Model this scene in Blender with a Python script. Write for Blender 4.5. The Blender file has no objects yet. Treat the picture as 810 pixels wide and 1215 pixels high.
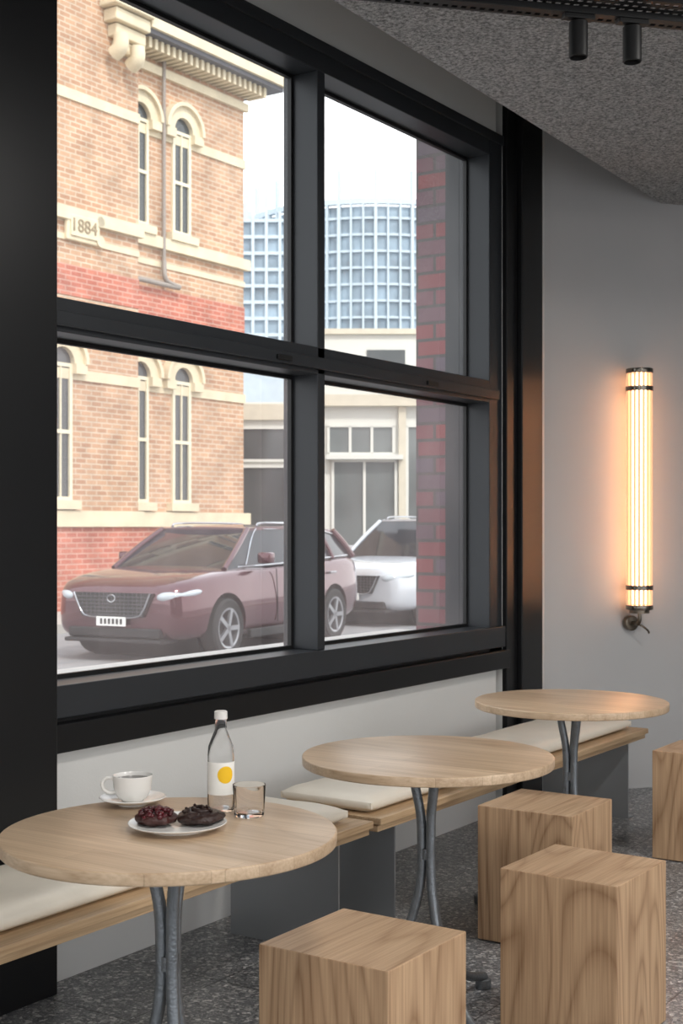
import bpy, bmesh, math, random
from math import sin, cos, pi, radians, atan2
from mathutils import Vector, Matrix, noise
random.seed(4)
scene = bpy.context.scene
scene.view_settings.view_transform = 'Standard'
scene.view_settings.look = 'None'
COL = scene.collection

# ------------------------------------------------------------ materials
def lin(c):
    return tuple((x/255/12.92 if x/255 <= .04045 else ((x/255+.055)/1.055)**2.4) for x in c)
class NT:
    def __init__(s, m):
        s.t = m.node_tree; s.n = s.t.nodes; s.l = s.t.links
    def new(s, typ, **kw):
        n = s.n.new(typ)
        for k, v in kw.items(): setattr(n, k, v)
        return n
    def link(s, a, b): s.l.new(a, b)
def base(name):
    m = bpy.data.materials.new(name); m.use_nodes = True
    return m, NT(m), m.node_tree.nodes['Principled BSDF']
def mat(name, rgb, rough=.5, metal=0., var=.06, vscale=6., bump=0., bscale=60., **kw):
    m, t, b = base(name)
    c = lin(rgb)
    tc = t.new('ShaderNodeTexCoord')
    nz = t.new('ShaderNodeTexNoise'); nz.inputs['Scale'].default_value = vscale; nz.inputs['Detail'].default_value = 4
    t.link(tc.outputs['Object'], nz.inputs['Vector'])
    r = t.new('ShaderNodeValToRGB')
    r.color_ramp.elements[0].position = .3; r.color_ramp.elements[1].position = .7
    r.color_ramp.elements[0].color = (*[x*(1-var) for x in c], 1)
    r.color_ramp.elements[1].color = (*[min(1, x*(1+var)) for x in c], 1)
    t.link(nz.outputs['Fac'], r.inputs['Fac']); t.link(r.outputs['Color'], b.inputs['Base Color'])
    b.inputs['Roughness'].default_value = rough; b.inputs['Metallic'].default_value = metal
    if bump:
        n2 = t.new('ShaderNodeTexNoise'); n2.inputs['Scale'].default_value = bscale; n2.inputs['Detail'].default_value = 6
        t.link(tc.outputs['Object'], n2.inputs['Vector'])
        bp = t.new('ShaderNodeBump'); bp.inputs['Strength'].default_value = bump; bp.inputs['Distance'].default_value = .01
        t.link(n2.outputs['Fac'], bp.inputs['Height']); t.link(bp.outputs['Normal'], b.inputs['Normal'])
    for k, v in kw.items(): b.inputs[k.replace('_', ' ')].default_value = v
    return m
def wood(name, dark, light, axis='Z', staves=None, rough=.45, ring=.16, rings=9, rs=(5.5, .8)):
    m, t, b = base(name)
    tc = t.new('ShaderNodeTexCoord')
    def mp(sc):
        q = t.new('ShaderNodeMapping')
        i = 'XYZ'.index(axis); s = [sc[0]]*3; s[i] = sc[1]
        q.inputs['Scale'].default_value = s
        info = t.new('ShaderNodeObjectInfo')
        mul = t.new('ShaderNodeVectorMath', operation='SCALE'); mul.inputs[0].default_value = (7, 5, 3)
        t.link(info.outputs['Random'], mul.inputs['Scale'])
        add = t.new('ShaderNodeVectorMath', operation='ADD')
        t.link(tc.outputs['Object'], add.inputs[0]); t.link(mul.outputs[0], add.inputs[1])
        t.link(add.outputs[0], q.inputs['Vector']); return q.outputs['Vector']
    n1 = t.new('ShaderNodeTexNoise'); n1.inputs['Scale'].default_value = 1; n1.inputs['Detail'].default_value = 1.0; n1.inputs['Distortion'].default_value = .1
    t.link(mp(rs), n1.inputs['Vector'])
    mu = t.new('ShaderNodeMath', operation='MULTIPLY'); mu.inputs[1].default_value = rings*2
    t.link(n1.outputs['Fac'], mu.inputs[0])
    pp = t.new('ShaderNodeMath', operation='PINGPONG'); pp.inputs[1].default_value = 1; t.link(mu.outputs[0], pp.inputs[0])
    fr = t.new('ShaderNodeMath', operation='POWER'); fr.inputs[1].default_value = 3.0; t.link(pp.outputs[0], fr.inputs[0])
    n2 = t.new('ShaderNodeTexNoise'); n2.inputs['Scale'].default_value = 1; n2.inputs['Detail'].default_value = 5
    t.link(mp((170, 4)), n2.inputs['Vector'])
    n3 = t.new('ShaderNodeTexNoise'); n3.inputs['Scale'].default_value = 1; n3.inputs['Detail'].default_value = 3
    t.link(mp((30, 1)), n3.inputs['Vector'])
    a = t.new('ShaderNodeMath', operation='MULTIPLY_ADD'); a.inputs[1].default_value = ring
    t.link(fr.outputs[0], a.inputs[0])
    s2 = t.new('ShaderNodeMath', operation='MULTIPLY_ADD'); s2.inputs[1].default_value = .6
    t.link(n2.outputs['Fac'], s2.inputs[0])
    s3 = t.new('ShaderNodeMath', operation='MULTIPLY'); s3.inputs[1].default_value = .35
    t.link(n3.outputs['Fac'], s3.inputs[0]); t.link(s3.outputs[0], s2.inputs[2]); t.link(s2.outputs[0], a.inputs[2])
    r = t.new('ShaderNodeValToRGB')
    r.color_ramp.elements[0].position = .36; r.color_ramp.elements[1].position = .80
    r.color_ramp.elements[0].color = (*lin(light), 1); r.color_ramp.elements[1].color = (*lin(dark), 1)
    t.link(a.outputs[0], r.inputs['Fac'])
    out = r.outputs['Color']
    if staves:
        br = t.new('ShaderNodeTexBrick')
        br.inputs['Color1'].default_value = (.82, .80, .78, 1); br.inputs['Color2'].default_value = (1.0, 1.0, 1.0, 1)
        br.inputs['Mortar'].default_value = (.7, .68, .65, 1)
        br.inputs['Scale'].default_value = 1; br.inputs['Mortar Size'].default_value = .0006
        br.inputs['Brick Width'].default_value = staves[0]; br.inputs['Row Height'].default_value = staves[1]
        q = t.new('ShaderNodeMapping')
        q.inputs['Rotation'].default_value = (0, 0, pi/2 if axis == 'Y' else 0)
        q.inputs['Location'].default_value = (.013, .037, 0)
        t.link(tc.outputs['Object'], q.inputs['Vector']); t.link(q.outputs['Vector'], br.inputs['Vector'])
        mx = t.new('ShaderNodeMix', data_type='RGBA', blend_type='MULTIPLY'); mx.inputs[0].default_value = 1
        t.link(out, mx.inputs[6]); t.link(br.outputs['Color'], mx.inputs[7]); out = mx.outputs[2]
    t.link(out, b.inputs['Base Color'])
    b.inputs['Roughness'].default_value = rough
    bp = t.new('ShaderNodeBump'); bp.inputs['Strength'].default_value = .12; bp.inputs['Distance'].default_value = .002
    t.link(n2.outputs['Fac'], bp.inputs['Height']); t.link(bp.outputs['Normal'], b.inputs['Normal'])
    return m
def brick(name, c1, c2, mortar, plane='YZ', w=.24, h=.08, ms=.009, rough=.85):
    m, t, b = base(name)
    tc = t.new('ShaderNodeTexCoord'); sp = t.new('ShaderNodeSeparateXYZ'); cb = t.new('ShaderNodeCombineXYZ')
    t.link(tc.outputs['Object'], sp.inputs[0])
    t.link(sp.outputs[plane[0]], cb.inputs[0]); t.link(sp.outputs[plane[1]], cb.inputs[1])
    br = t.new('ShaderNodeTexBrick'); br.inputs['Scale'].default_value = 1
    br.inputs['Color1'].default_value = (*lin(c1), 1); br.inputs['Color2'].default_value = (*lin(c2), 1)
    br.inputs['Mortar'].default_value = (*lin(mortar), 1)
    br.inputs['Brick Width'].default_value = w; br.inputs['Row Height'].default_value = h
    br.inputs['Mortar Size'].default_value = ms
    t.link(cb.outputs[0], br.inputs['Vector'])
    nz = t.new('ShaderNodeTexNoise'); nz.inputs['Scale'].default_value = 2.2; nz.inputs['Detail'].default_value = 6
    t.link(tc.outputs['Object'], nz.inputs['Vector'])
    r = t.new('ShaderNodeValToRGB'); r.color_ramp.elements[0].color = (.75, .75, .75, 1); r.color_ramp.elements[1].color = (1.1, 1.1, 1.1, 1)
    r.color_ramp.elements[0].position = .3; r.color_ramp.elements[1].position = .7
    t.link(nz.outputs['Fac'], r.inputs['Fac'])
    mx = t.new('ShaderNodeMix', data_type='RGBA', blend_type='MULTIPLY'); mx.inputs[0].default_value = 1
    t.link(br.outputs['Color'], mx.inputs[6]); t.link(r.outputs['Color'], mx.inputs[7])
    t.link(mx.outputs[2], b.inputs['Base Color']); b.inputs['Roughness'].default_value = rough
    bp = t.new('ShaderNodeBump', invert=True); bp.inputs['Strength'].default_value = .6; bp.inputs['Distance'].default_value = .01
    t.link(br.outputs['Fac'], bp.inputs['Height']); t.link(bp.outputs['Normal'], b.inputs['Normal'])
    return m
def pane_glass(name, tint, refl, haze, hazecol):
    # thin pane: clear transmission + mirror reflection + painted translucent haze standing in for veiling reflections
    m = bpy.data.materials.new(name); m.use_nodes = True; t = NT(m); t.n.clear()
    o = t.new('ShaderNodeOutputMaterial'); mx = t.new('ShaderNodeMixShader')
    tr = t.new('ShaderNodeBsdfTransparent'); tr.inputs[0].default_value = (*tint, 1)
    gl = t.new('ShaderNodeBsdfGlossy'); gl.inputs['Roughness'].default_value = .02
    lw = t.new('ShaderNodeLayerWeight'); lw.inputs[0].default_value = .5
    pw = t.new('ShaderNodeMath', operation='POWER'); pw.inputs[1].default_value = 4.
    mu = t.new('ShaderNodeMath', operation='MULTIPLY_ADD'); mu.inputs[1].default_value = .9; mu.inputs[2].default_value = refl
    t.link(lw.outputs['Facing'], pw.inputs[0]); t.link(pw.outputs[0], mu.inputs[0]); t.link(mu.outputs[0], mx.inputs[0])
    tl = t.new('ShaderNodeBsdfTranslucent'); tl.inputs[0].default_value = (*hazecol, 1)
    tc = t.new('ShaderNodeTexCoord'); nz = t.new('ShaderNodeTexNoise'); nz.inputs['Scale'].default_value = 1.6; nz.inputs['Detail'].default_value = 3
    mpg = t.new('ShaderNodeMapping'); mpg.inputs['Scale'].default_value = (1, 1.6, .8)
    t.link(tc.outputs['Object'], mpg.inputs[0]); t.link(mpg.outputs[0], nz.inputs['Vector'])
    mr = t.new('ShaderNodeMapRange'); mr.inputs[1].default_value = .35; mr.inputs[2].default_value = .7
    mr.inputs[3].default_value = haze*.5; mr.inputs[4].default_value = haze*1.5
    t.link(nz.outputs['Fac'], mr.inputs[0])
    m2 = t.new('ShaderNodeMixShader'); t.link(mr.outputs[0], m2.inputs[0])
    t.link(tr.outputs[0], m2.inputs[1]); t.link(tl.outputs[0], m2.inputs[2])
    t.link(m2.outputs[0], mx.inputs[1]); t.link(gl.outputs[0], mx.inputs[2]); t.link(mx.outputs[0], o.inputs[0])
    return m
def emis(name, rgb, strength, rough=.3):
    m, t, b = base(name)
    b.inputs['Base Color'].default_value = (*lin(rgb), 1); b.inputs['Roughness'].default_value = rough
    b.inputs['Emission Color'].default_value = (*lin(rgb), 1); b.inputs['Emission Strength'].default_value = strength
    return m

M_frame = mat('dark_steel_frame', (48, 51, 55), .42, .2, .05, 3)
M_black = mat('black_steel_panel', (25, 26, 28), .36, .3, .08, 2)
M_bead = mat('glazing_bead_black', (14, 14, 15), .5)
M_pane = pane_glass('window_pane_glass', (.97, .985, .98), .08, .05, (1, .98, .96))
M_pane_low = pane_glass('window_pane_glass_pink_haze', (.97, .975, .97), .13, .10, (1, .87, .85))  # pink tint imitates reddish reflections in the lower panes
M_wall = mat('painted_plaster_white', (216, 216, 214), .75, 0, .02, 2, .05, 120)
M_wall2 = mat('painted_plaster_grey', (192, 191, 191), .7, 0, .03, 1.5, .05, 120)
M_steel = mat('brushed_steel', (168, 171, 174), .32, .6, .05, 3)
M_galv = mat('hammered_grey_steel', (122, 127, 132), .36, .6, .1, 40, .25, 160)
M_top = wood('oak_table_top', (172, 143, 112), (214, 189, 160), 'X', (.62, .085), .34, .14, 8)
M_stool = wood('oak_stool', (142, 108, 78), (200, 166, 131), 'Z', None, .5, .24, 17, (4.5, .7))
M_stool_t = wood('oak_stool_top', (148, 116, 86), (200, 170, 138), 'Y', None, .5, .16, 12, (4.5, .7))
M_plank = wood('oak_bench_plank', (156, 124, 90), (204, 175, 139), 'Y', None, .5, .1, 7)
M_cush = mat('cream_leather', (232, 224, 209), .5, 0, .03, 8, .3, 14)
M_cer = mat('white_ceramic', (238, 236, 232), .15, 0, .01)
M_coffee = mat('black_coffee', (38, 20, 12), .08)
M_glassy = mat('clear_glass', (255, 255, 255), .0, 0, 0, Transmission_Weight=1.0, IOR=1.22)
M_cap = mat('bottle_cap_white', (225, 222, 218), .4)
M_label = mat('paper_label', (240, 238, 232), .6)
M_yel = mat('label_yellow', (240, 190, 20), .6)
M_blk = mat('matt_black', (12, 12, 13), .5)
M_berry = mat('berry_glaze', (72, 12, 20), .2, 0, .5, 30)
M_choc = mat('chocolate_pastry', (42, 22, 16), .35, 0, .4, 40, .5, 90)
M_crust = mat('baked_crust', (56, 24, 20), .4, 0, .4, 30, .4, 80)
M_brass = mat('aged_nickel', (120, 110, 98), .3, .9)

def terrazzo():
    m, t, b = base('terrazzo_tile')
    tc = t.new('ShaderNodeTexCoord')
    def spk(scale):
        v = t.new('ShaderNodeTexVoronoi'); v.inputs['Scale'].default_value = scale
        t.link(tc.outputs['Object'], v.inputs['Vector'])
        r = t.new('ShaderNodeValToRGB'); r.color_ramp.interpolation = 'CONSTANT'
        e = r.color_ramp.elements
        e[0].color = (.14, .145, .155, 1); e[1].position = .35; e[1].color = (.26, .265, .27, 1)
        for p, c in ((.6, (.06, .063, .07, 1)), (.72, (.52, .52, .51, 1)), (.85, (.17, .17, .18, 1)), (.93, (.9, .89, .87, 1))):
            x = e.new(p); x.color = c
        sp = t.new('ShaderNodeSeparateColor'); t.link(v.outputs['Color'], sp.inputs[0]); t.link(sp.outputs[0], r.inputs[0])
        return r.outputs[0]
    a = spk(90); c = spk(200)
    mx = t.new('ShaderNodeMix', data_type='RGBA'); mx.inputs[0].default_value = .4
    t.link(a, mx.inputs[6]); t.link(c, mx.inputs[7])
    br = t.new('ShaderNodeTexBrick'); br.offset = 0; br.inputs['Scale'].default_value = 1
    br.inputs['Color1'].default_value = (.85, .85, .85, 1); br.inputs['Color2'].default_value = (1, 1, 1, 1); br.inputs['Mortar'].default_value = (.3, .3, .3, 1)
    br.inputs['Brick Width'].default_value = .4; br.inputs['Row Height'].default_value = .4; br.inputs['Mortar Size'].default_value = .003
    t.link(tc.outputs['Object'], br.inputs['Vector'])
    m2 = t.new('ShaderNodeMix', data_type='RGBA', blend_type='MULTIPLY'); m2.inputs[0].default_value = 1
    t.link(mx.outputs[2], m2.inputs[6]); t.link(br.outputs['Color'], m2.inputs[7])
    t.link(m2.outputs[2], b.inputs['Base Color']); b.inputs['Roughness'].default_value = .3
    return m
M_floor = terrazzo()
def spray():
    m, t, b = base('sprayed_acoustic_ceiling')
    tc = t.new('ShaderNodeTexCoord')
    n = t.new('ShaderNodeTexNoise'); n.inputs['Scale'].default_value = 85; n.inputs['Detail'].default_value = 8; n.inputs['Roughness'].default_value = .8
    t.link(tc.outputs['Object'], n.inputs['Vector'])
    r = t.new('ShaderNodeValToRGB'); e = r.color_ramp.elements
    e[0].position = .40; e[0].color = (.11, .11, .11, 1); e[1].position = .64; e[1].color = (.80, .80, .80, 1)
    t.link(n.outputs['Fac'], r.inputs[0]); t.link(r.outputs[0], b.inputs['Base Color'])
    bp = t.new('ShaderNodeBump'); bp.inputs['Strength'].default_value = 1; bp.inputs['Distance'].default_value = .01
    t.link(n.outputs['Fac'], bp.inputs['Height']); t.link(bp.outputs['Normal'], b.inputs['Normal'])
    b.inputs['Roughness'].default_value = .95
    return m
M_ceil = spray()

# ------------------------------------------------------------ mesh helpers
def empty(name, loc=(0, 0, 0), rz=0.):
    e = bpy.data.objects.new(name, None); COL.objects.link(e)
    e.location = loc; e.rotation_euler = (0, 0, rz); e.empty_display_size = .1
    return e
def fin(name, bm, m, parent=None, loc=(0, 0, 0), rot=(0, 0, 0), smooth=False, angle=None):
    bmesh.ops.recalc_face_normals(bm, faces=bm.faces)
    me = bpy.data.meshes.new(name); bm.to_mesh(me); bm.free()
    ms = m if isinstance(m, (list, tuple)) else [m]
    for x in ms: me.materials.append(x)
    if smooth:
        for p in me.polygons: p.use_smooth = True
    if angle:
        me.set_sharp_from_angle(angle=radians(angle))
    o = bpy.data.objects.new(name, me); COL.objects.link(o)
    o.location = loc; o.rotation_euler = rot
    if parent: o.parent = parent
    return o
def addbox(bm, x0, x1, y0, y1, z0, z1, bevel=0, seg=2, mi=0):
    r = bmesh.ops.create_cube(bm, size=1)
    vs = r['verts']
    for v in vs:
        v.co = Vector(((x0+x1)/2+v.co.x*(x1-x0), (y0+y1)/2+v.co.y*(y1-y0), (z0+z1)/2+v.co.z*(z1-z0)))
    fs = {f for v in vs for f in v.link_faces}
    for f in fs: f.material_index = mi
    if bevel:
        es = list({e for v in vs for e in v.link_edges})
        bmesh.ops.bevel(bm, geom=es, offset=bevel, segments=seg, affect='EDGES', profile=.5)
def box(name, x0, x1, y0, y1, z0, z1, m, parent=None, bevel=0, seg=2):
    bm = bmesh.new(); addbox(bm, x0, x1, y0, y1, z0, z1, bevel, seg)
    return fin(name, bm, m, parent)
def lathe(name, prof, m, parent=None, loc=(0, 0, 0), seg=48, close=False, rot=(0, 0, 0), angle=40):
    bm = bmesh.new(); rings = []
    for r, z in prof:
        if r < 1e-6: rings.append([bm.verts.new((0, 0, z))])
        else: rings.append([bm.verts.new((r*cos(2*pi*i/seg), r*sin(2*pi*i/seg), z)) for i in range(seg)])
    if close: rings.append(rings[0])
    for a, b in zip(rings, rings[1:]):
        for i in range(seg):
            j = (i+1) % seg
            if len(a) == 1 and len(b) == 1: continue
            if len(a) == 1: bm.faces.new((a[0], b[i], b[j]))
            elif len(b) == 1: bm.faces.new((a[i], a[j], b[0]))
            else: bm.faces.new((a[i], a[j], b[j], b[i]))
    return fin(name, bm, m, parent, loc, rot, True, angle)
def tube(name, pts, r, m, parent=None, res=10, cyclic=False):
    P = [Vector(p) for p in pts]; S = []
    n = len(P)
    for i in range(n-1 if not cyclic else n):
        p0 = P[(i-1) % n] if (i > 0 or cyclic) else P[0]*2-P[1]
        p1 = P[i % n]; p2 = P[(i+1) % n]
        p3 = P[(i+2) % n] if (i+2 < n or cyclic) else P[-1]*2-P[-2]
        for k in range(6):
            t = k/6
            S.append(.5*((2*p1)+(-p0+p2)*t+(2*p0-5*p1+4*p2-p3)*t*t+(-p0+3*p1-3*p2+p3)*t**3))
    if not cyclic: S.append(P[-1])
    bm = bmesh.new(); rings = []
    N = None
    for i, p in enumerate(S):
        if cyclic: d = S[(i+1) % len(S)]-S[i-1]
        else: d = S[min(i+1, len(S)-1)]-S[max(i-1, 0)]
        d.normalize()
        if N is None: N = d.orthogonal().normalized()
        N = (N-d*N.dot(d)).normalized(); B = d.cross(N)
        rr = r(i/(len(S)-1)) if callable(r) else r
        rings.append([bm.verts.new(p+N*cos(2*pi*k/res)*rr+B*sin(2*pi*k/res)*rr) for k in range(res)])
    if cyclic: rings.append(rings[0])
    for a, b in zip(rings, rings[1:]):
        for k in range(res):
            bm.faces.new((a[k], a[(k+1) % res], b[(k+1) % res], b[k]))
    if not cyclic:
        bm.faces.new(rings[0]); bm.faces.new(rings[-1])
    return fin(name, bm, m, parent, smooth=True, angle=60)
def cyl(name, c, r, d, m, parent=None, axis='Z', seg=32, bevel=0):
    bm = bmesh.new()
    bmesh.ops.create_cone(bm, cap_ends=True, segments=seg, radius1=r, radius2=r, depth=d)
    if bevel:
        es = [e for e in bm.edges if abs(e.verts[0].co.z-e.verts[1].co.z) < 1e-6]
        bmesh.ops.bevel(bm, geom=es, offset=bevel, segments=3, affect='EDGES', profile=.5)
    if axis == 'X': bmesh.ops.rotate(bm, cent=(0, 0, 0), matrix=Matrix.Rotation(pi/2, 3, 'Y'), verts=bm.verts)
    if axis == 'Y': bmesh.ops.rotate(bm, cent=(0, 0, 0), matrix=Matrix.Rotation(pi/2, 3, 'X'), verts=bm.verts)
    return fin(name, bm, m, parent, c, smooth=True, angle=35)
def prism(name, poly, z0, z1, m, parent=None):
    bm = bmesh.new()
    a = [bm.verts.new((x, y, z0)) for x, y in poly]; b = [bm.verts.new((x, y, z1)) for x, y in poly]
    bm.faces.new(a); bm.faces.new(b)
    for i in range(len(poly)):
        j = (i+1) % len(poly); bm.faces.new((a[i], a[j], b[j], b[i]))
    return fin(name, bm, m, parent)

# ------------------------------------------------------------ room shell
Y0, X1 = -4.0, 6.0
prism('floor', [(-.237, Y0-.2), (X1+.2, Y0-.2), (X1+.2, 9.9), (2.3, 9.9), (-.237, 6.45)], -.1, 0, M_floor)
u = Vector((.591, .806)); nrm = Vector((.806, -.591))
bm = bmesh.new()
addbox(bm, -.237, 0, Y0-.2, 2.0, 0, 3.8)
addbox(bm, -.237, 0, 2.0, 5.8, 0, .70)
addbox(bm, -.237, 0, 2.0, 5.8, 3.255, 3.8)
addbox(bm, -.237, 0, 5.866, 6.45, 0, 3.8)
fin('wall_left', bm, M_wall)
A = Vector((0, 6.34)); B = Vector((2.4, 9.61))
prism('wall_end', [A, B, B-nrm*.2+u*.1, A-nrm*.2-u*.1], 0, 3.8, M_wall2)
prism('wall_far', [(2.4, 9.61), (X1, 9.61), (X1, 9.81), (2.4, 9.81)], 0, 3.8, M_wall2)
bm = bmesh.new()
addbox(bm, X1, X1+.2, Y0-.2, -3, 0, 3.8); addbox(bm, X1, X1+.2, 5.5, 9.81, 0, 3.8)
addbox(bm, X1, X1+.2, -3, 5.5, 0, .4); addbox(bm, X1, X1+.2, -3, 5.5, 2.9, 3.8)
for y in (-.2, 2.6): addbox(bm, X1, X1+.2, y-.08, y+.08, .4, 2.9)
fin('wall_right', bm, M_wall)
bm = bmesh.new()
addbox(bm, -.237, .8, Y0-.2, Y0, 0, 3.8); addbox(bm, 5.4, X1, Y0-.2, Y0, 0, 3.8)
addbox(bm, .8, 5.4, Y0-.2, Y0, 0, .4); addbox(bm, .8, 5.4, Y0-.2, Y0, 2.9, 3.8)
fin('wall_back', bm, M_wall)
prism('ceiling', [(.765, Y0), (X1, Y0), (X1, 9.6), (2.4, 9.6), (.412, 6.90)], 3.1, 3.3, M_ceil)
prism('ceiling_slab', [(-.4, Y0-.2), (X1+.2, Y0-.2), (X1+.2, 9.9), (2.3, 9.9), (-.4, 6.6)], 3.8, 4.0, M_wall)
c = empty('steel_column')
box('column_panel', -.1, .08, 1.9, 2.842, 0, 3.8, M_black, c, .004)
c = empty('steel_column')
box('column_panel', -.05, .05, 5.985, 6.215, 0, 3.8, M_black, c, .004)
box('column_flange', -.05, .025, 5.868, 5.975, 0, 3.8, M_black, c, .003)
box('column_web', -.05, .0, 5.97, 5.99, 0, 3.8, M_bead, c)

# ------------------------------------------------------------ window
w = empty('window_1')
YL, YR = 2.843, 5.733
G = -.137
box('mullion', -.165, 0, 4.30, 4.35, .90, 3.155, M_frame, w, .003)
box('jamb_far', -.165, 0, YR, 5.865, .70, 3.255, M_frame, w, .003)
box('jamb_near', -.165, 0, YL, 2.88, .70, 3.255, M_frame, w, .003)
box('head', -.165, .0, YL, YR, 3.155, 3.255, M_frame, w, .003)
box('head_trim', 0, .012, YL, 5.865, 3.225, 3.27, M_frame, w, .002)
box('meeting_rail', -.165, 0, YL, YR, 1.973, 2.078, M_frame, w, .003)
box('meeting_rail_lip', 0, .022, YL, 5.80, 1.990, 2.035, M_frame, w, .003)
box('rail_catch', .022, .034, 4.0, 4.09, 2.0, 2.018, M_bead, w, .002)
box('rail_catch_2', .022, .034, 5.1, 5.19, 2.0, 2.018, M_bead, w, .002)
box('sill_upper', -.165, .02, YL, 5.865, .80, .90, M_frame, w, .003)
box('sill_gap', -.165, .0, YL, 5.865, .785, .80, M_bead, w)
box('sill_lower', -.165, .045, YL, 5.865, .70, .787, M_black, w, .004)
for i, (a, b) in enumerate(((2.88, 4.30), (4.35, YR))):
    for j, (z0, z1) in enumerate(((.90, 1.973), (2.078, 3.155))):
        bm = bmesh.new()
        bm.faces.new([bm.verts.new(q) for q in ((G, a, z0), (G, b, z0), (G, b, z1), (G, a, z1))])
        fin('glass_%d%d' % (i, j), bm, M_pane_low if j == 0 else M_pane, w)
        bm = bmesh.new(); t = .014
        addbox(bm, G+.003, G+.02, a, a+t, z0, z1); addbox(bm, G+.003, G+.02, b-t, b, z0, z1)
        addbox(bm, G+.003, G+.02, a+t, b-t, z0, z0+t); addbox(bm, G+.003, G+.02, a+t, b-t, z1-t, z1)
        fin('bead_%d%d' % (i, j), bm, M_bead, w)
box('outer_jamb', -.24, -.165, YR, 5.865, .70, 3.255, M_frame, w)
M_sill = mat('pale_stone_sill', (206, 204, 200), .8)
box('outer_sill', -.52, -.165, 2.5, YR, .80, .872, M_sill, w, .004)
M_pier = brick('glazed_red_brick', (136, 54, 56), (88, 74, 88), (72, 64, 64), 'XZ', .2, .082, .008, .3)
M_pier2 = brick('glazed_red_brick_front', (136, 54, 56), (88, 74, 88), (72, 64, 64), 'YZ', .24, .082, .008, .3)
p = box('brick_pier', -.405, -.24, YR, 6.4, -.1, 3.79, M_pier)
bm = bmesh.new(); addbox(bm, -.405, -.24, -4.2, 2.4, -.1, 3.8); addbox(bm, -.405, -.24, 2.4, YR, -.1, .70); addbox(bm, -.405, -.24, 2.4, YR, 3.4, 3.8)
fin('wall_exterior', bm, M_pier2)

# ------------------------------------------------------------ tables
def table(x, y, rz=0.):
    e = empty('cafe_table', (x, y, 0), rz)
    bm = bmesh.new()
    bmesh.ops.create_cone(bm, cap_ends=True, segments=128, radius1=.35, radius2=.35, depth=.026)
    es = [q for q in bm.edges if abs(q.verts[0].co.z-q.verts[1].co.z) < 1e-6]
    bmesh.ops.bevel(bm, geom=es, offset=.004, segments=3, affect='EDGES', profile=.5)
    fin('table_top', bm, M_top, e, (0, 0, .732), smooth=True, angle=35)
    cyl('mount_plate', (0, 0, .715), .075, .008, M_galv, e)
    prof = [(.040, .712), (.035, .66), (.020, .58), (.0165, .5), (.0175, .42), (.030, .34), (.062, .245), (.13, .14), (.22, .07), (.31, .04), (.335, .034)]
    for k in range(3):
        a = radians(90+120*k)
        tube('leg_%d' % (k+1), [(r*cos(a), r*sin(a), z) for r, z in prof], .0135, M_galv, e, 14)
        cyl('foot_%d' % (k+1), (.33*cos(a), .33*sin(a), .015), .024, .03, M_galv, e, bevel=.004)
    cyl('collar', (0, 0, .47), .020, .03, M_galv, e)
    return e
table(1.123, 2.143); table(1.098, 3.258); table(.945, 4.563)

# ------------------------------------------------------------ stools
def stool(x, y, rz=0.):
    e = empty('block_stool', (x, y, 0), rz)
    s, h = .17, .45
    bm = bmesh.new(); addbox(bm, -s, s, -s, s, 0.004, h, .0025, 2)
    bm.normal_update()
    for f in bm.faces: f.material_index = 1 if f.normal.z > .6 else 0
    fin('block_body', bm, [M_stool, M_stool_t], e)
    bm = bmesh.new(); addbox(bm, -s+.02, s-.02, -s+.02, s-.02, 0, .01)
    fin('glides', bm, M_blk, e)
stool(1.333, 2.567); stool(1.477, 3.462, radians(-1)); stool(1.028, 4.17, radians(1)); stool(1.113, 5.549)

# ------------------------------------------------------------ benches
def cushion(name, x0, x1, y0, y1, z0, z1, parent):
    bm = bmesh.new()
    nx, ny = 16, 40
    def hgt(u_, v_):
        e = min(u_, 1-u_)*(x1-x0); f = min(v_, 1-v_)*(y1-y0)
        k = min(1, e/.05)*1.0; q = min(1, f/.05)
        return (1-(1-k)**2.2)*(1-(1-q)**2.2)
    def grid(top_):
        g = []
        for i in range(nx+1):
            row = []
            for j in range(ny+1):
                uu = .5-.5*cos(pi*i/nx); vv = .5-.5*cos(pi*j/ny)
                x = x0+(x1-x0)*uu; y = y0+(y1-y0)*vv
                zm = (z0+z1)/2; hh = (z1-z0)/2
                s = hgt(uu, vv)
                wob = .005*noise.noise(Vector((x*9, y*9, 3.1)))
                z = zm+(hh*(.35+.65*s)+wob*s if top_ else -hh*(.35+.65*s))
                row.append(bm.verts.new((x, y, z)))
            g.append(row)
        for i in range(nx):
            for j in range(ny):
                bm.faces.new((g[i][j], g[i+1][j], g[i+1][j+1], g[i][j+1]))
        return g
    a = grid(True); b = grid(False)
    def ring(g):
        return [g[i][0] for i in range(nx+1)]+[g[nx][j] for j in range(1, ny+1)]+[g[i][ny] for i in range(nx-1, -1, -1)]+[g[0][j] for j in range(ny-1, 0, -1)]
    ra, rb = ring(a), ring(b)
    for i in range(len(ra)):
        j = (i+1) % len(ra); bm.faces.new((ra[i], ra[j], rb[j], rb[i]))
    fin(name, bm, M_cush, parent, smooth=True, angle=70)
def bench(y0, y1, cushions, plates):
    e = empty('bench')
    box('plank_top', .17, .62, y0, y1, .392, .415, M_plank, e, .002)
    box('plank_lower', .18, .605, y0+.003, y1-.003, .368, .389, M_plank, e, .002)
    for i, (a, b) in enumerate(cushions): cushion('cushion_%d' % (i+1), .19, .565, a, b, .415, .475, e)
    for i, yy in enumerate(plates):
        bm = bmesh.new()
        addbox(bm, .13, .57, yy-.004, yy+.004, 0.0, .368)
        addbox(bm, .13, .57, yy+.004, yy+.07, .0, .006)
        addbox(bm, .15, .57, yy+.004, yy+.12, .360, .368)
        fin('end_plate_%d' % (i+1), bm, M_steel, e)
bench(.9, 3.73, [(.95, 3.66)], [1.2, 3.60])
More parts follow.
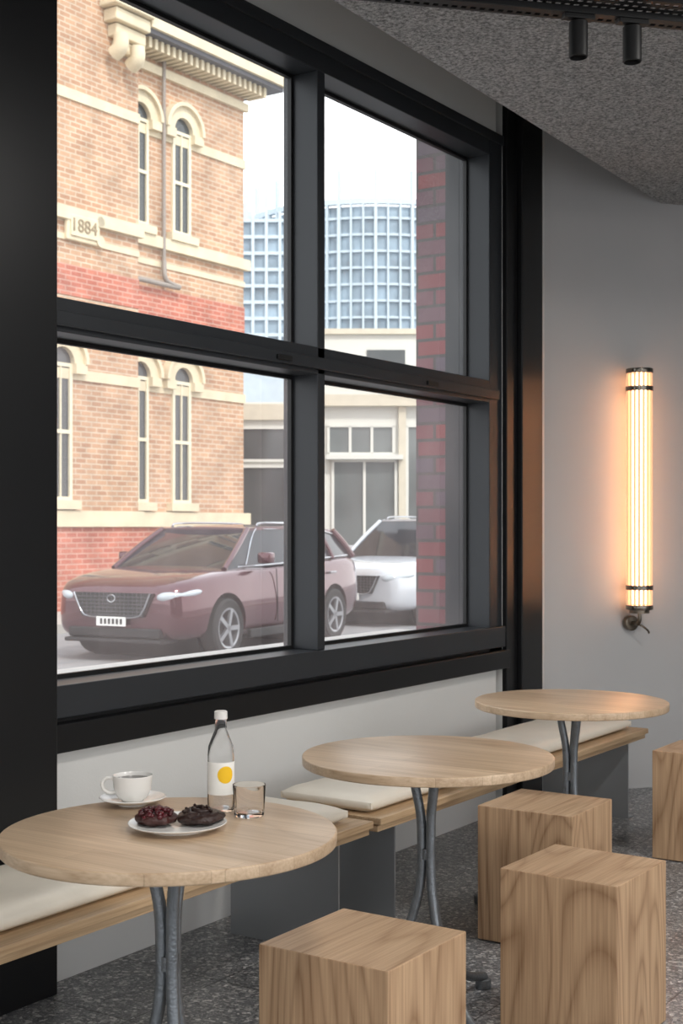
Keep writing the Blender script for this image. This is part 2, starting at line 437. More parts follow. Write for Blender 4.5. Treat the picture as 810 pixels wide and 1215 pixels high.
bench(3.775, 6.18, [(3.80, 4.90), (4.94, 6.10)], [3.944, 6.05])

# ------------------------------------------------------------ tabletop items
ZT = .745
e = empty('coffee_cup', (.875, 2.300, ZT), atan2(-.556, -.831))
lathe('saucer', [(0, .003), (.028, .003), (.03, 0), (.034, 0), (.036, .004), (.06, .009), (.074, .0155), (.076, .017), (.074, .0185), (.06, .0125), (.034, .008), (0, .007)], M_cer, e, seg=64)
lathe('cup', [(0, .010), (.022, .010), (.024, .008), (.026, .011), (.036, .020), (.043, .038), (.0455, .066), (.0445, .0672), (.0435, .066), (.041, .040), (.034, .023), (.022, .015), (0, .014)], M_cer, e, seg=64)
lathe('coffee', [(0, .058), (.0425, .058)], M_coffee, e, seg=48)
tube('handle', [(.043, 0, .058), (.058, 0, .060), (.069, 0, .050), (.067, 0, .036), (.055, 0, .027), (.039, 0, .027)], .0042, M_cer, e)
e = empty('water_bottle', (1.089, 2.355, ZT))
lathe('bottle_glass', [(0, .001), (.026, .001), (.0295, .004), (.030, .012), (.030, .125), (.028, .145), (.019, .168), (.0135, .182), (.0125, .205), (.0140, .208), (.0140, .213), (.0105, .213), (.0105, .183), (.0165, .168), (.025, .145), (.0272, .125), (.0272, .012), (.024, .006), (0, .006)], M_glassy, e, seg=48)
lathe('bottle_cap', [(0, .224), (.012, .224), (.0145, .222), (.0150, .206), (.0143, .206), (.0143, .214), (0, .214)], M_cap, e, seg=40)
def patch(name, r, a0, a1, z0, z1, m, parent, disc=False):
    bm = bmesh.new()
    if disc:
        am, zm, R = (a0+a1)/2, (z0+z1)/2, (z1-z0)/2
        pr = [bm.verts.new((r*cos(am), r*sin(am), zm))]*32
        for s_ in range(1, 9):
            rr = R*s_/8
            ring = [bm.verts.new((r*cos(am+rr*cos(2*pi*k/32)/r), r*sin(am+rr*cos(2*pi*k/32)/r), zm+rr*sin(2*pi*k/32))) for k in range(32)]
            for k in range(32):
                j = (k+1) % 32
                bm.faces.new((pr[0], ring[k], ring[j]) if s_ == 1 else (pr[k], ring[k], ring[j], pr[j]))
            pr = ring
    else:
        n = 30; pr = None
        for k in range(n+1):
            a = a0+(a1-a0)*k/n
            q = (bm.verts.new((r*cos(a), r*sin(a), z0)), bm.verts.new((r*cos(a), r*sin(a), z1)))
            if pr: bm.faces.new((pr[0], q[0], q[1], pr[1]))
            pr = q
    return fin(name, bm, m, parent, smooth=True)
patch('label', .0304, radians(-125), radians(45), .040, .112, M_label, e)
patch('label_dot', .0309, radians(-50), radians(-10), .066, .104, M_yel, e, True)
e = empty('tumbler_glass', (1.175, 2.347, ZT))
lathe('tumbler', [(0, .001), (.030, .001), (.033, .004), (.0365, .068), (.036, .070), (.0352, .068), (.0312, .012), (.028, .009), (0, .009)], M_glassy, e, seg=48)
e = empty('pastry_plate', (1.130, 2.160, ZT))
lathe('plate', [(0, .003), (.05, .003), (.055, 0), (.06, 0), (.064, .005), (.095, .011), (.1025, .0145), (.1035, .016), (.102, .0168), (.093, .0135), (.062, .0085), (0, .007)], M_cer, e, seg=72)
def blobs(bm, cx, cy, cz, n, R, rs):
    for k in range(n):
        a = random.random()*2*pi; d = R*math.sqrt(random.random())
        z = cz+.012*(1-(d/R)**2)+random.uniform(-.002, .003)
        r = bmesh.ops.create_icosphere(bm, subdivisions=2, radius=rs*random.uniform(.75, 1.2))
        for v in r['verts']: v.co = Vector((cx+d*cos(a)+v.co.x, cy+d*sin(a)+v.co.y, z+v.co.z*.9))
def bun(name, x, y, z, R, h, m, tw):
    e = empty(name, (x, y, z))
    bm = bmesh.new(); bmesh.ops.create_icosphere(bm, subdivisions=4, radius=1)
    for v in bm.verts:
        c_ = v.co.copy(); a = atan2(c_.y, c_.x); d = math.hypot(c_.x, c_.y)
        f = 1+.06*sin(a*tw+d*5)+.10*noise.noise(c_*2.5)+.04*noise.noise(c_*9)
        zz = c_.z*h/2*(1-.22*math.exp(-(d*3)**2) if c_.z > 0 else 1)
        v.co = Vector((c_.x*R*f, c_.y*R*f, max(zz*f, -h/2*.85)+h/2*.85))
    fin('dough', bm, m, e, smooth=True)
    return e
e1 = bun('berry_danish', 1.088, 2.141, ZT+.009, .044, .034, M_crust, 7)
bm = bmesh.new(); blobs(bm, 0, 0, .021, 80, .040, .0055); fin('berries', bm, M_berry, e1, smooth=True)
e2 = bun('chocolate_danish', 1.155, 2.203, ZT+.009, .050, .032, M_choc, 5)
pts = [((.004+.0045*k/3)*cos(k*.62), (.004+.0045*k/3)*sin(k*.62), .033-.0006*k) for k in range(0, 26)]
tube('swirl', pts, .0055, M_choc, e2, 8)
bm = bmesh.new(); blobs(bm, 0, 0, .024, 22, .036, .0035); fin('crumb_topping', bm, M_choc, e2, smooth=True)

# ------------------------------------------------------------ wall sconce (fluted tube)
wp = Vector((.296, 6.739))+nrm*.105
sc = empty('wall_sconce', (wp.x, wp.y, 0), atan2(nrm.y, nrm.x))
M_rod = emis('fluted_glass_lit', (255, 204, 156), .58)
M_core = emis('lamp_core', (255, 222, 180), 6.5)
z0, z1 = .95, 2.20
bm = bmesh.new()
for k in range(16):
    a = 2*pi*(k+.5)/16
    r = bmesh.ops.create_cone(bm, cap_ends=True, segments=10, radius1=.0072, radius2=.0072, depth=z1-z0-.04)
    for v in r['verts']: v.co += Vector((.059*cos(a), .059*sin(a), (z0+z1)/2))
fin('fluted_tube', bm, M_rod, sc, smooth=True, angle=50)
cyl('lamp_core', (0, 0, (z0+z1)/2), .047, z1-z0-.06, M_core, sc)
M_chr = mat('polished_nickel', (120, 114, 106), .25, .9)
for n_, z in (('cap_top', z1-.012), ('cap_bottom', z0+.012)): cyl(n_, (0, 0, z), .070, .024, M_chr, sc, bevel=.004)
for n_, z in (('band_top', z1-.105), ('band_bottom', z0+.115)): 
    lathe(n_, [(.067, z-.012), (.0705, z-.012), (.0705, z+.012), (.067, z+.012)], M_chr, sc, close=True)
cyl('cap_plate', (0, 0, z0-.008), .052, .02, M_brass, sc)
cyl('wall_boss', (-.085, 0, .875), .040, .035, M_brass, sc, 'X', bevel=.005)
cyl('arm', (-.045, 0, .875), .011, .07, M_brass, sc, 'X')
tube('arm_stem', [(-.012, 0, .875), (0, .0, .895), (0, 0, .945)], .010, M_brass, sc)
tube('lever', [(-.02, .0, .875), (.0, .02, .862), (.0, .05, .84), (.0, .058, .825)], .0055, M_brass, sc)
box('bracket_low', -.103, -.06, -.012, .012, 1.055, 1.075, M_blk, sc)
box('bracket_high', -.103, -.06, -.012, .012, 2.085, 2.105, M_blk, sc)

# ------------------------------------------------------------ perforated cable tray + spots
P0 = Vector((.573, 3.074)); P1 = Vector((2.9, 5.58)); d = (P1-P0); L = d.length; ang = atan2(d.y, d.x)
tr = empty('cable_tray', (P0.x, P0.y, 2.975), ang)
bm = bmesh.new(); W = .20; nx = int(L/.03)
for i in range(nx):
    x = i*.03
    addbox(bm, x, x+.012, -W/2, W/2, 0, .002)
for j in range(7):
    y = -W/2+j*(W-.014)/6
    addbox(bm, 0, L, y, y+.014, -.0005, .0025)
fin('perforated_base', bm, M_blk, tr)
for s_ in (-1, 1): box('side_%d' % s_, 0, L, s_*W/2-.0015, s_*W/2+.0015, 0, .035, M_blk, tr)
box('track_rail', 0, L, -.018, .018, -.022, -.001, M_blk, tr, .002)
for i, x in enumerate((.3, 1.5, 2.8)):
    cyl('hanger_%d' % i, (x, W/2-.01, .0625), .004, .125, M_blk, tr)
def spot(x, y):
    e = empty('track_spotlight', (x, y, 2.953), ang)
    box('adaptor', -.05, .05, -.017, .017, -.016, 0, M_blk, e, .003)
    box('yoke', -.006, .006, -.008, .008, -.04, -.015, M_blk, e)
    lathe('can', [(0, -.022), (.026, -.022), (.029, -.025), (.029, -.130), (.026, -.133), (.025, -.120), (0, -.115)], M_blk, e)
spot(1.290, 3.846); spot(1.412, 3.977)

# ------------------------------------------------------------ exterior
M_asph = mat('asphalt', (134, 134, 136), .9, 0, .1, 3, .3, 80)
M_pave = mat('concrete_pavement', (176, 172, 166), .85, 0, .06, 2)
GZ = -.1
box('street_ground', -140, 60, -60, 160, GZ-.3, GZ, M_asph)
box('pavement_far', -13.0, -10.6, -10, 22, GZ, GZ+.13, M_pave)
box('pavement_kerb', -3.0, -.41, -12, 40, GZ, GZ+.08, M_pave)
FX = -13.0
M_tan = brick('cream_tan_brick', (200, 160, 128), (176, 134, 106), (204, 184, 162), 'YZ', .24, .086, .012)
M_red = brick('red_brick_band', (196, 120, 98), (178, 102, 84), (200, 154, 138), 'YZ', .24, .086, .012)
M_stone = mat('cream_sandstone', (214, 200, 172), .8, 0, .1, 3)
M_sash = mat('cream_sash_paint', (222, 212, 186), .5)
M_dglass = mat('dark_window_glass', (70, 74, 76), .1)
M_slate = mat('roof_slate', (96, 96, 102), .7)
M_date = mat('plaque_letter_paint', (150, 134, 110), .8)
M_pipe = mat('downpipe_paint', (146, 136, 128), .5)
bb = empty('brick_victorian_building')
box('facade', -20, FX, 8, 20.5, GZ, 9.9, M_tan, bb)
box('projecting_bay', FX, FX+.3, 8, 17.2, GZ, 12.5, M_tan, bb)
def band(n_, z0, z1, m, pr=.06):
    box(n_+'_a', FX, FX+pr, 17.2, 20.5+pr, z0, z1, m, bb)
    box(n_+'_b', FX+.3, FX+.3+pr, 8, 17.2+pr*.5, z0, z1, m, bb)
band('string_upper', 6.3, 6.5, M_stone, .10)
band('red_band', 5.1, 5.6, M_red, .015)
band('cream_band', 5.98, 6.08, M_stone, .02)
band('impost_band', 8.25, 8.42, M_stone, .03)
band('impost_band_low', 3.75, 3.92, M_stone, .03)
band('base_string', 1.38, 1.64, M_stone, .10)
band('red_base', GZ+.13, 1.38, M_red, .03)
def archwin(yc, zb, zs, ri, X, n_):
    bm = bmesh.new(); N = 20; ro = ri+.20
    def ringpart(r0, r1, pr):
        for k in range(N):
            a, b = pi*k/N, pi*(k+1)/N
            q = [(r0, a), (r1, a), (r1, b), (r0, b)]
            v0 = [bm.verts.new((X, yc+r*cos(t), zs+r*sin(t))) for r, t in q]
            v1 = [bm.verts.new((X+pr, yc+r*cos(t), zs+r*sin(t))) for r, t in q]
            bm.faces.new(v1)
            for i in range(4):
                bm.faces.new((v0[i], v0[(i+1) % 4], v1[(i+1) % 4], v1[i]))
    ringpart(ri, ro, .10); ringpart(ro, ro+.07, .17)
    addbox(bm, X, X+.14, yc-ri-.12, yc+ri+.12, zb-.14, zb)
    addbox(bm, X, X+.14, yc-ro-.05, yc-ri, zs-.16, zs); addbox(bm, X, X+.14, yc+ri, yc+ro+.05, zs-.16, zs)
    fin(n_+'_arch', bm, M_stone, bb)
    bm = bmesh.new()
    vs = [bm.verts.new((X+.012, yc-ri, zb)), bm.verts.new((X+.012, yc+ri, zb))]
    vs += [bm.verts.new((X+.012, yc+ri*cos(pi*k/N), zs+ri*sin(pi*k/N))) for k in range(N+1)]
    bm.faces.new(vs); fin(n_+'_glass', bm, M_dglass, bb)
    bm = bmesh.new(); t = .06
    for y in (yc-ri, yc+ri-t): addbox(bm, X, X+.05, y, y+t, zb, zs)
    addbox(bm, X, X+.045, yc-.012, yc+.012, zb, zs)
    for z in (zb, (zb+zs)/2-.03, zs-.06): addbox(bm, X, X+.05, yc-ri+t, yc+ri-t, z, z+.06)
    fin(n_+'_sash', bm, M_sash, bb)
for i, yc in enumerate((17.50, 18.64)):
    archwin(yc, 6.64, 8.5, .25, FX, 'upper_window_%d' % i)
    archwin(yc, 1.80, 4.0, .25, FX, 'lower_window_%d' % i)
for i, yc in enumerate((13.9, 15.35)):
    archwin(yc, 1.80, 4.0, .25, FX+.3, 'bay_window_%d' % i)
box('eave', FX-.5, FX+.55, 17.2, 21.05, 9.78, 9.92, M_slate, bb)
box('eave_fascia', FX+.50, FX+.62, 17.2, 21.12, 9.86, 10.06, M_stone, bb)
box('frieze', FX, FX+.08, 17.2, 20.56, 9.35, 9.5, M_stone, bb)
bm = bmesh.new()
for k in range(22): addbox(bm, FX, FX+.42, 17.35+k*.155, 17.42+k*.155, 9.6, 9.78)
fin('dentils', bm, M_stone, bb)
box('roof', -20, FX+.5, 17.2, 21.0, 9.92, 10.1, M_slate, bb)
for k in range(4):
    box('corbel_%d' % k, FX+.3, FX+.42+.09*k, 16.55-.1*k, 17.15+.02*k, 9.3+.22*k, 9.5+.22*k, M_stone, bb, .02)
tube('corbel_scroll', [(FX+.45, 16.85, 9.1), (FX+.6, 16.85, 9.2), (FX+.6, 16.85, 9.4)], .13, M_stone, bb)
tube('corbel_scroll_2', [(FX+.45, 16.45, 9.2), (FX+.6, 16.45, 9.3), (FX+.6, 16.45, 9.5)], .13, M_stone, bb)
tube('arch_moulding', [(FX+.45, 16.9+1.2*cos(a)-1.2, 10.1+1.2*sin(a)) for a in [i*pi/10 for i in range(11)]], .14, M_stone, bb)
bm = bmesh.new()
addbox(bm, FX+.3, FX+.38, 15.45, 16.2, 5.98, 6.46, .02)
addbox(bm, FX+.38, FX+.41, 15.52, 16.13, 6.05, 6.39, .01)
fin('date_plaque', bm, M_stone, bb)
for k, z in enumerate((6.06, 6.38)): cyl('plaque_scroll_%d' % k, (FX+.35, 16.2, z), .09, .1, M_stone, bb, 'X')
tc_ = bpy.data.curves.new('plaque_date', 'FONT'); tc_.body = '1884'; tc_.size = .30; tc_.extrude = .01; tc_.align_x = 'CENTER'; tc_.align_y = 'CENTER'
to = bpy.data.objects.new('plaque_date', tc_); COL.objects.link(to); to.parent = bb
to.location = (FX+.415, 15.80, 6.22); to.rotation_euler = (pi/2, 0, pi/2); tc_.materials.append(M_date)
cyl('downpipe_top', (FX+.09, 18.1, 7.85), .035, 3.6, M_pipe, bb)
tube('downpipe_run', [(FX+.09, 18.1, 6.1), (FX+.14, 18.1, 5.75), (FX+.14, 18.45, 5.66), (FX+.14, 17.4, 5.66), (FX+.14, 17.3, 5.6), (FX+.14, 17.3, 5.3)], .045, M_pipe, bb)
cyl('downpipe_low', (FX+.14, 17.3, 2.9), .045, 5.0, M_pipe, bb)

YAW = radians(33.8)
def cw(xc, yc): return (2.99+.831*xc-.556*yc, .556*xc+.831*yc)
M_white = mat('white_render', (212, 212, 206), .8, 0, .03, 1)
M_crm = mat('cream_trim', (204, 196, 178), .7)
M_sglass = mat('shop_glass', (98, 104, 104), .1, 0, .35, .8)
M_roofw = mat('corrugated_white_roof', (184, 198, 210), .6)
sx, sy = cw(0, 30)
sb = empty('white_shop_building', (sx, sy, 0), YAW)
box('shop_wall', -4.5, 7, 0, 5, GZ, 4.15, M_white, sb)
box('shop_parapet_block', -.4, 7, .3, 5, 4.15, 5.75, M_white, sb)
box('parapet_cap', -.45, 7, .2, .5, 5.7, 5.82, M_crm, sb)
box('cornice', -.5, 7, -.25, .05, 4.05, 4.3, M_crm, sb)
box('left_fascia', -4.5, -.5, -.12, .02, 3.75, 4.1, M_crm, sb)
def shopwin(n_, x0, x1, z0, z1, nv=1, m=None):
    box(n_+'_glass', x0, x1, -.02, .0, z0, z1, m or M_sglass, sb)
    bm = bmesh.new(); t = .06
    for k in range(nv+1):
        x = x0+(x1-x0)*k/nv; addbox(bm, x-t/2, x+t/2, -.07, 0, z0, z1)
    for z in (z0, z1): addbox(bm, x0-t/2, x1+t/2, -.07, 0, z-t/2, z+t/2)
    fin(n_+'_frame', bm, M_white, sb)
shopwin('upper_left', -2.3, -1.25, 2.85, 3.58, 1, M_dglass)
shopwin('lower_left', -2.3, -1.25, .6, 2.72, 1, M_dglass)
shopwin('far_left', -3.9, -2.6, 1.35, 3.58)
shopwin('transom', -.3, 1.15, 3.0, 3.62, 3)
shopwin('doors', -.2, 1.2, .35, 2.85, 2)
shopwin('side_panes', 1.45, 2.6, .6, 3.62, 2)
box('parapet_window', .56, 1.42, .27, .3, 4.92, 5.35, M_dglass, sb)
box('parapet_window_2', 2.2, 3.2, .27, .3, 4.92, 5.35, M_dglass, sb)
box('shop_column', 1.26, 1.42, -.12, 0, GZ, 4.05, M_crm, sb)
box('door_canopy', -.35, 1.35, -.3, 0, 2.87, 2.97, M_white, sb)
bm = bmesh.new()
g = [(-5, 5.2, 4.15), (-5, 12, 4.15), (-.6, 5.2, 4.15), (-.6, 12, 4.15), (-5, 5.2, 7.4), (-5, 12, 7.4), (-.6, 5.2, 5.4), (-.6, 12, 5.4)]
v = [bm.verts.new(q) for q in g]
for f in ((0, 2, 6, 4), (1, 3, 7, 5), (4, 6, 7, 5), (0, 1, 5, 4), (2, 3, 7, 6), (0, 1, 3, 2)): bm.faces.new([v[i] for i in f])
fin('shed_roof', bm, M_roofw, sb)

M_tglass = mat('tower_glass', (136, 154, 168), .25, 0, .35, .6)
M_fin = mat('tower_fins', (184, 196, 204), .6)
tx, ty = cw(2.2, 97)
tw = empty('glazed_office_tower', (tx, ty, 0), YAW)
R = 9.0
cyl('drum', (0, 0, 11), R, 22.6, M_tglass, tw, seg=96)
for k in range(20):
    z = 2+k*1.08
    lathe('floor_band_%d' % k, [(R, z), (R+.2, z), (R+.2, z+.15), (R, z+.15)], M_fin, tw, seg=96, close=True)
bm = bmesh.new()
for k in range(72):
    a = 2*pi*k/72
    r = bmesh.ops.create_cube(bm, size=1)
    hh = 24.6 if k % 3 == 0 else 22.8
    for q in r['verts']:
        c_ = Vector((q.co.x*.3, q.co.y*(.12 if k % 3 else .2), (q.co.z+.5)*hh)); q.co = Matrix.Rotation(a, 3, 'Z') @ (c_+Vector((R+.2, 0, 0)))
fin('vertical_fins', bm, M_fin, tw)
lathe('roof_ring', [(R, 22.4), (R+.35, 22.4), (R+.35, 22.75), (R, 22.75)], M_fin, tw, seg=96, close=True)
box('slab_block', -18, -4.6, -7.6, 12, 0, 21.8, M_tglass, tw)
bm = bmesh.new()
for k in range(16): addbox(bm, -18+k*.893, -17.8+k*.893, -7.9, -7.6, 0, 22.2+(k % 3 == 0)*1.6)
for k in range(20): addbox(bm, -18, -4.6, -7.85, -7.6, 1+k*1.08, 1.22+k*1.08)
fin('slab_grid', bm, M_fin, tw)

# ------------------------------------------------------------ cars
M_tyre = mat('tyre_rubber', (24, 24, 25), .8)
M_rim = mat('alloy_rim', (150, 152, 156), .3, .7)
M_gril = mat('grille_dark_chrome', (96, 98, 102), .3, .7)
M_cglass = mat('car_glass', (34, 38, 44), .04, .0, .1, 1)
M_lamp = mat('headlamp_lens', (180, 188, 194), .05)
M_chrome = mat('chrome', (190, 192, 196), .15, .9)
M_plate = mat('number_plate', (232, 232, 228), .5)
def car(loc, rz, paint, kind):
    e = empty('parked_car', loc, rz)
    st = [(.0, .60, .34, .76), (.06, .78, .26, .83), (.22, .88, .22, .90), (.55, .92, .20, .955), (.95, .935, .20, .985), (1.30, .94, .20, 1.01), (2.2, .94, .19, 1.03), (3.1, .94, .19, 1.06), (3.8, .935, .20, 1.09), (4.25, .91, .24, 1.10), (4.48, .87, .30, 1.07), (4.56, .76, .38, 1.0)]
    bm = bmesh.new(); rings = []
    for x, wd, zb, zt in st:
        zm = (zb+zt)/2; cr = .03
        half = [(wd*.85, zb), (wd*.98, zb+.10), (wd, zm-.04), (wd*.985, zm+.13), (wd*.95, zt-.05), (wd*.86, zt), (wd*.45, zt+cr)]
        pts = [(0, zb)]+half+[(0, zt+cr*.8)]+[(-a, b) for a, b in reversed(half)]
        rings.append([bm.verts.new((x, a, b)) for a, b in pts])
    n = len(rings[0])
    for a, b in zip(rings, rings[1:]):
        for i in range(n): bm.faces.new((a[i], a[(i+1) % n], b[(i+1) % n], b[i]))
    bm.faces.new(rings[0]); bm.faces.new(rings[-1])
    body = fin('body', bm, paint, e, smooth=True)
    s = body.modifiers.new('s', 'SUBSURF'); s.levels = 2; s.render_levels = 2
    cutters = []
    for x in (.90, 3.62):
        c_ = cyl('cut', (x, 0, .34), .40, 2.4, M_blk, None, 'Y', 40)
        c_.parent = e; cutters.append(c_)
        b_ = body.modifiers.new('b', 'BOOLEAN'); b_.object = c_; b_.operation = 'DIFFERENCE'; b_.solver = 'EXACT'
    bpy.context.view_layer.update()
    dg = bpy.context.evaluated_depsgraph_get()
    me = bpy.data.meshes.new_from_object(body.evaluated_get(dg))
    body.modifiers.clear(); body.data = me
    for p_ in me.polygons: p_.use_smooth = True
    me.set_sharp_from_angle(angle=radians(38))
    for c_ in cutters: bpy.data.objects.remove(c_)
    cyl('wheel_well_front', (.90, 0, .34), .395, 1.5, M_blk, e, 'Y'); cyl('wheel_well_rear', (3.62, 0, .34), .395, 1.5, M_blk, e, 'Y')
    H = 1.48 if kind == 0 else 1.60
    bm = bmesh.new()
    lo = [(1.08, .76, .99), (1.9, .85, 1.0), (2.75, .86, 1.03), (3.7, .85, 1.06), (4.46, .76, 1.08)]
    hi = [(1.88, .60, H-.03), (2.10, .64, H-.01), (2.75, .66, H), (3.6, .65, H-.015), (4.18, .60, H-.06)]
    L_ = [bm.verts.new((x, y, z)) for x, y, z in lo]; R_ = [bm.verts.new((x, -y, z)) for x, y, z in lo]
    LH = [bm.verts.new((x, y, z)) for x, y, z in hi]; RH = [bm.verts.new((x, -y, z)) for x, y, z in hi]
    for i in range(4):
        bm.faces.new((L_[i], L_[i+1], LH[i+1], LH[i])); bm.faces.new((R_[i], R_[i+1], RH[i+1], RH[i]))
        bm.faces.new((LH[i], LH[i+1], RH[i+1], RH[i])); bm.faces.new((L_[i], L_[i+1], R_[i+1], R_[i]))
    bm.faces.new((L_[0], LH[0], RH[0], R_[0])); bm.faces.new((L_[-1], LH[-1], RH[-1], R_[-1]))
    fin('greenhouse_glass', bm, M_cglass, e, smooth=True, angle=25)
    bm = bmesh.new()
    RF = [[bm.verts.new((x, y*f, z+.012+.018*(1-f*f))) for f in (-1.03, -.6, 0, .6, 1.03)] for x, y, z in hi]
    RB = [[bm.verts.new((x, y*f, z-.03)) for f in (-1.03, -.6, 0, .6, 1.03)] for x, y, z in hi]
    for i in range(4):
        for j in range(4):
            bm.faces.new((RF[i][j], RF[i+1][j], RF[i+1][j+1], RF[i][j+1]))
        bm.faces.new((RF[i][0], RF[i+1][0], RB[i+1][0], RB[i][0])); bm.faces.new((RF[i][4], RF[i+1][4], RB[i+1][4], RB[i][4]))
    for q in (0, 4):
        for j in range(4): bm.faces.new((RF[q][j], RF[q][j+1], RB[q][j+1], RB[q][j]))
    fin('roof_panel', bm, paint, e, smooth=True, angle=40)
    for sgn in (1, -1):
        for i, (a, b, r) in enumerate(((0, 0, .035), (2, 2, .028), (3, 3, .035), (4, 4, .055))):
            p_, q_ = Vector(lo[a]), Vector(hi[b]); p_.y *= sgn; q_.y *= sgn
            tube('pillar_%d_%d' % (i, sgn), [p_, (p_+q_)/2+Vector((0, .012*sgn, .01)), q_], r, paint if i != 1 else M_blk, e, 8)
        tube('beltline_%d' % sgn, [(1.3, .81*sgn, 1.015), (2.0, .87*sgn, 1.03), (2.9, .88*sgn, 1.06), (4.2, .82*sgn, 1.10)], .010, M_chrome, e, 6)
        tube('roof_rail_%d' % sgn, [(2.1, .60*sgn, H+.01), (2.3, .60*sgn, H+.045), (3.7, .60*sgn, H+.04), (3.95, .58*sgn, H-.01)], .014, M_chrome, e, 6)
        tube('window_trim_%d' % sgn, [(1.50, .80*sgn, 1.03), (1.98, .645*sgn, H-.05), (2.3, .66*sgn, H-.03), (3.5, .67*sgn, H-.04), (4.1, .64*sgn, H-.09)], .010, M_chrome, e, 6)
        bm = bmesh.new(); addbox(bm, 1.60, 1.74, sgn*.98-.09, sgn*.98+.09, 1.05, 1.18, .03, 3); fin('mirror_%d' % sgn, bm, paint, e, smooth=True)
        bm = bmesh.new(); bmesh.ops.create_uvsphere(bm, u_segments=20, v_segments=12, radius=1)
        for q in bm.verts:
            k = 1 if q.co.x < 0 else .7
            q.co = Vector((.24+q.co.x*.27, sgn*(.70+q.co.y*.14), .745+q.co.z*.09*k+q.co.x*.03))
        bmesh.ops.rotate(bm, cent=(.24, sgn*.70, .74), matrix=Matrix.Rotation(sgn*radians(32), 3, 'Z'), verts=bm.verts)
        fin('headlamp_%d' % sgn, bm, M_lamp, e, smooth=True)
        cyl('fog_lamp_%d' % sgn, (.10, sgn*.62, .42), .05, .1, M_lamp, e, 'X')
        for i, x in enumerate((2.02, 2.9)):
            tube('door_gap_%d_%d' % (i, sgn), [(x, .925*sgn, .98), (x, .94*sgn, .7), (x+.02, .935*sgn, .35)], .006, M_blk, e, 6)
        box('sill_trim_%d' % sgn, 1.35, 3.15, sgn*.93-.03, sgn*.93+.03, .20, .30, M_blk, e, .012)
        for i, x in enumerate((2.70, 3.45)): box('handle_%d_%d' % (i, sgn), x, x+.17, sgn*.935-.02, sgn*.935+.02, .88, .905, M_chrome, e, .006)
        for i, x in enumerate((.90, 3.62)):
            y = sgn*.83
            lathe('tyre_%d_%d' % (i, sgn), [(.22, -.10), (.31, -.11), (.335, -.09), (.34, 0), (.335, .09), (.31, .11), (.22, .10)], M_tyre, e, (x, y, .34), rot=(pi/2, 0, 0), seg=40)
            bm = bmesh.new()
            for k in range(5):
                bb_ = bmesh.new(); addbox(bb_, 0, .23, -.026, .026, -.015, .015)
                bmesh.ops.rotate(bb_, cent=(0, 0, 0), matrix=Matrix.Rotation(2*pi*k/5, 3, 'Z'), verts=bb_.verts)
                tmp = bpy.data.meshes.new('t'); bb_.to_mesh(tmp); bb_.free(); bm.from_mesh(tmp); bpy.data.meshes.remove(tmp)
            fin('spokes_%d_%d' % (i, sgn), bm, M_rim, e, (x, y+sgn*.09, .34), (pi/2, 0, 0))
            lathe('rim_%d_%d' % (i, sgn), [(.205, -.1), (.23, -.105), (.235, 0), (.23, .105), (.205, .1)], M_rim, e, (x, y, .34), rot=(pi/2, 0, 0), seg=40, close=True)
    bm = bmesh.new()
    vs = [(-.03, -.52, .76), (-.03, .52, .76), (-.03, .40, .50), (-.03, -.40, .50)]
    f_ = [bm.verts.new(q) for q in vs]; b_ = [bm.verts.new((.15, q[1], q[2])) for q in vs]
    bm.faces.new(f_)
    for i in range(4): bm.faces.new((f_[i], f_[(i+1) % 4], b_[(i+1) % 4], b_[i]))
    fin('grille', bm, M_blk, e)
    bm = bmesh.new()
    for k in range(6):
        hw = .40+.12*(k+.5)/6
        addbox(bm, -.036, -.028, -hw+.02, hw-.02, .515+k*.04, .522+k*.04)
    for k in range(15): addbox(bm, -.036, -.028, -.385+k*.055-.002, -.385+k*.055+.002, .51, .755)
    fin('grille_mesh', bm, M_gril, e)
    tube('grille_surround', [(-.035, -.50, .76), (-.035, -.40, .56), (-.035, -.3, .50), (-.035, 0, .49), (-.035, .3, .50), (-.035, .40, .56), (-.035, .50, .76)], .011, M_chrome, e, 6)
    tube('badge', [(-.04, .05*cos(a), .70+.04*sin(a)) for a in [i*pi/4 for i in range(8)]], .007, M_chrome, e, 6, True)
    box('lower_intake', -.01, .2, -.60, .60, .27, .38, M_blk, e, .02)
    box('plate', -.05, -.035, -.19, .19, .40, .50, M_plate, e)
    bm = bmesh.new()
    for k in range(6): addbox(bm, -.0525, -.0495, -.15+k*.052, -.12+k*.052, .42, .48)
    fin('plate_characters', bm, M_blk, e)
    box('bumper_lip', -.03, .3, -.64, .64, .215, .26, M_blk, e, .015)
    return e
M_paint1 = mat('reflection_tinted_car_paint', (84, 42, 50), .18, .5, .05, 1)  # red cast of the window reflections is mixed into this paint colour
M_paint2 = mat('silver_white_car_paint', (190, 194, 200), .22, .2, .03, 1)
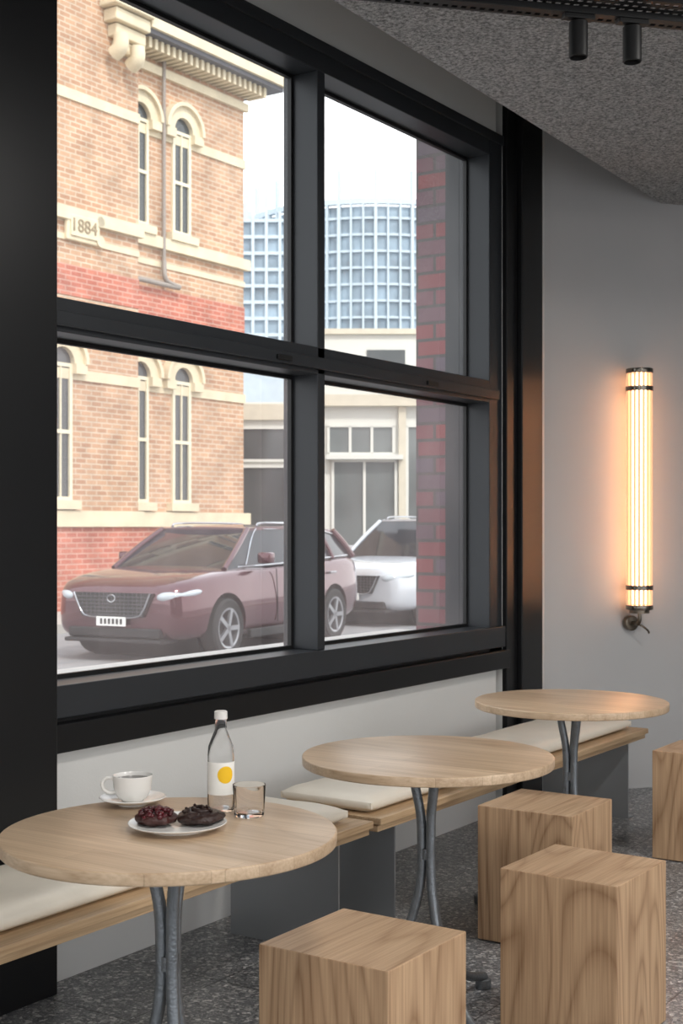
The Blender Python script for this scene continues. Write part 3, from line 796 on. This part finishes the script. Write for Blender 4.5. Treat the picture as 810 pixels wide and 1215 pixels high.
for m_ in (M_paint1, M_paint2): m_.node_tree.nodes['Principled BSDF'].inputs['Coat Weight'].default_value = .9
car((-7.28, 10.86, GZ), radians(98), M_paint1, 0)
car((-8.05, 16.7, GZ), radians(91), M_paint2, 1)

# ------------------------------------------------------------ light
wd = bpy.data.worlds.new('overcast_sky'); scene.world = wd; wd.use_nodes = True
t = wd.node_tree; bg = t.nodes['Background']
tc = t.nodes.new('ShaderNodeTexCoord'); sp = t.nodes.new('ShaderNodeSeparateXYZ'); r = t.nodes.new('ShaderNodeValToRGB')
t.links.new(tc.outputs['Generated'], sp.inputs[0]); t.links.new(sp.outputs['Z'], r.inputs[0])
r.color_ramp.elements[0].color = (1, 1, 1, 1); r.color_ramp.elements[1].color = (.84, .91, 1, 1)
t.links.new(r.outputs[0], bg.inputs[0]); bg.inputs[1].default_value = 2.5
sd = bpy.data.lights.new('sun', 'SUN'); sd.energy = 2.6; sd.angle = radians(6); sd.color = (1, .95, .87)
so = bpy.data.objects.new('sun', sd); COL.objects.link(so)
so.rotation_euler = Vector((-.62, .35, -.7)).to_track_quat('-Z', 'Y').to_euler()
def area(n_, loc, size, e_, col=(1, 1, 1)):
    l = bpy.data.lights.new(n_, 'AREA'); l.shape = 'DISK'; l.size = size; l.energy = e_; l.color = col
    o = bpy.data.objects.new(n_, l); COL.objects.link(o); o.location = loc
for i, (x, y) in enumerate(((2.6, 1.2), (2.6, 4.2), (4.4, 2.5))):
    area('ceiling_fill_%d' % i, (x, y, 3.05), .5, 36, (1, .96, .91))  # unseen fill lights, added under the ceiling to brighten the interior

# ------------------------------------------------------------ camera
cd = bpy.data.cameras.new('camera'); co = bpy.data.objects.new('camera', cd); COL.objects.link(co)
co.location = (2.99, 0, 1.38); co.rotation_euler = (pi/2, 0, YAW)
cd.sensor_fit = 'VERTICAL'; cd.sensor_height = 36; cd.sensor_width = 24; cd.lens = 1600/1215*36
cd.shift_y = 17.5/1215; cd.clip_end = 500; cd.clip_start = .05
cd.dof.use_dof = True; cd.dof.focus_distance = 3.7; cd.dof.aperture_fstop = 9
scene.camera = co
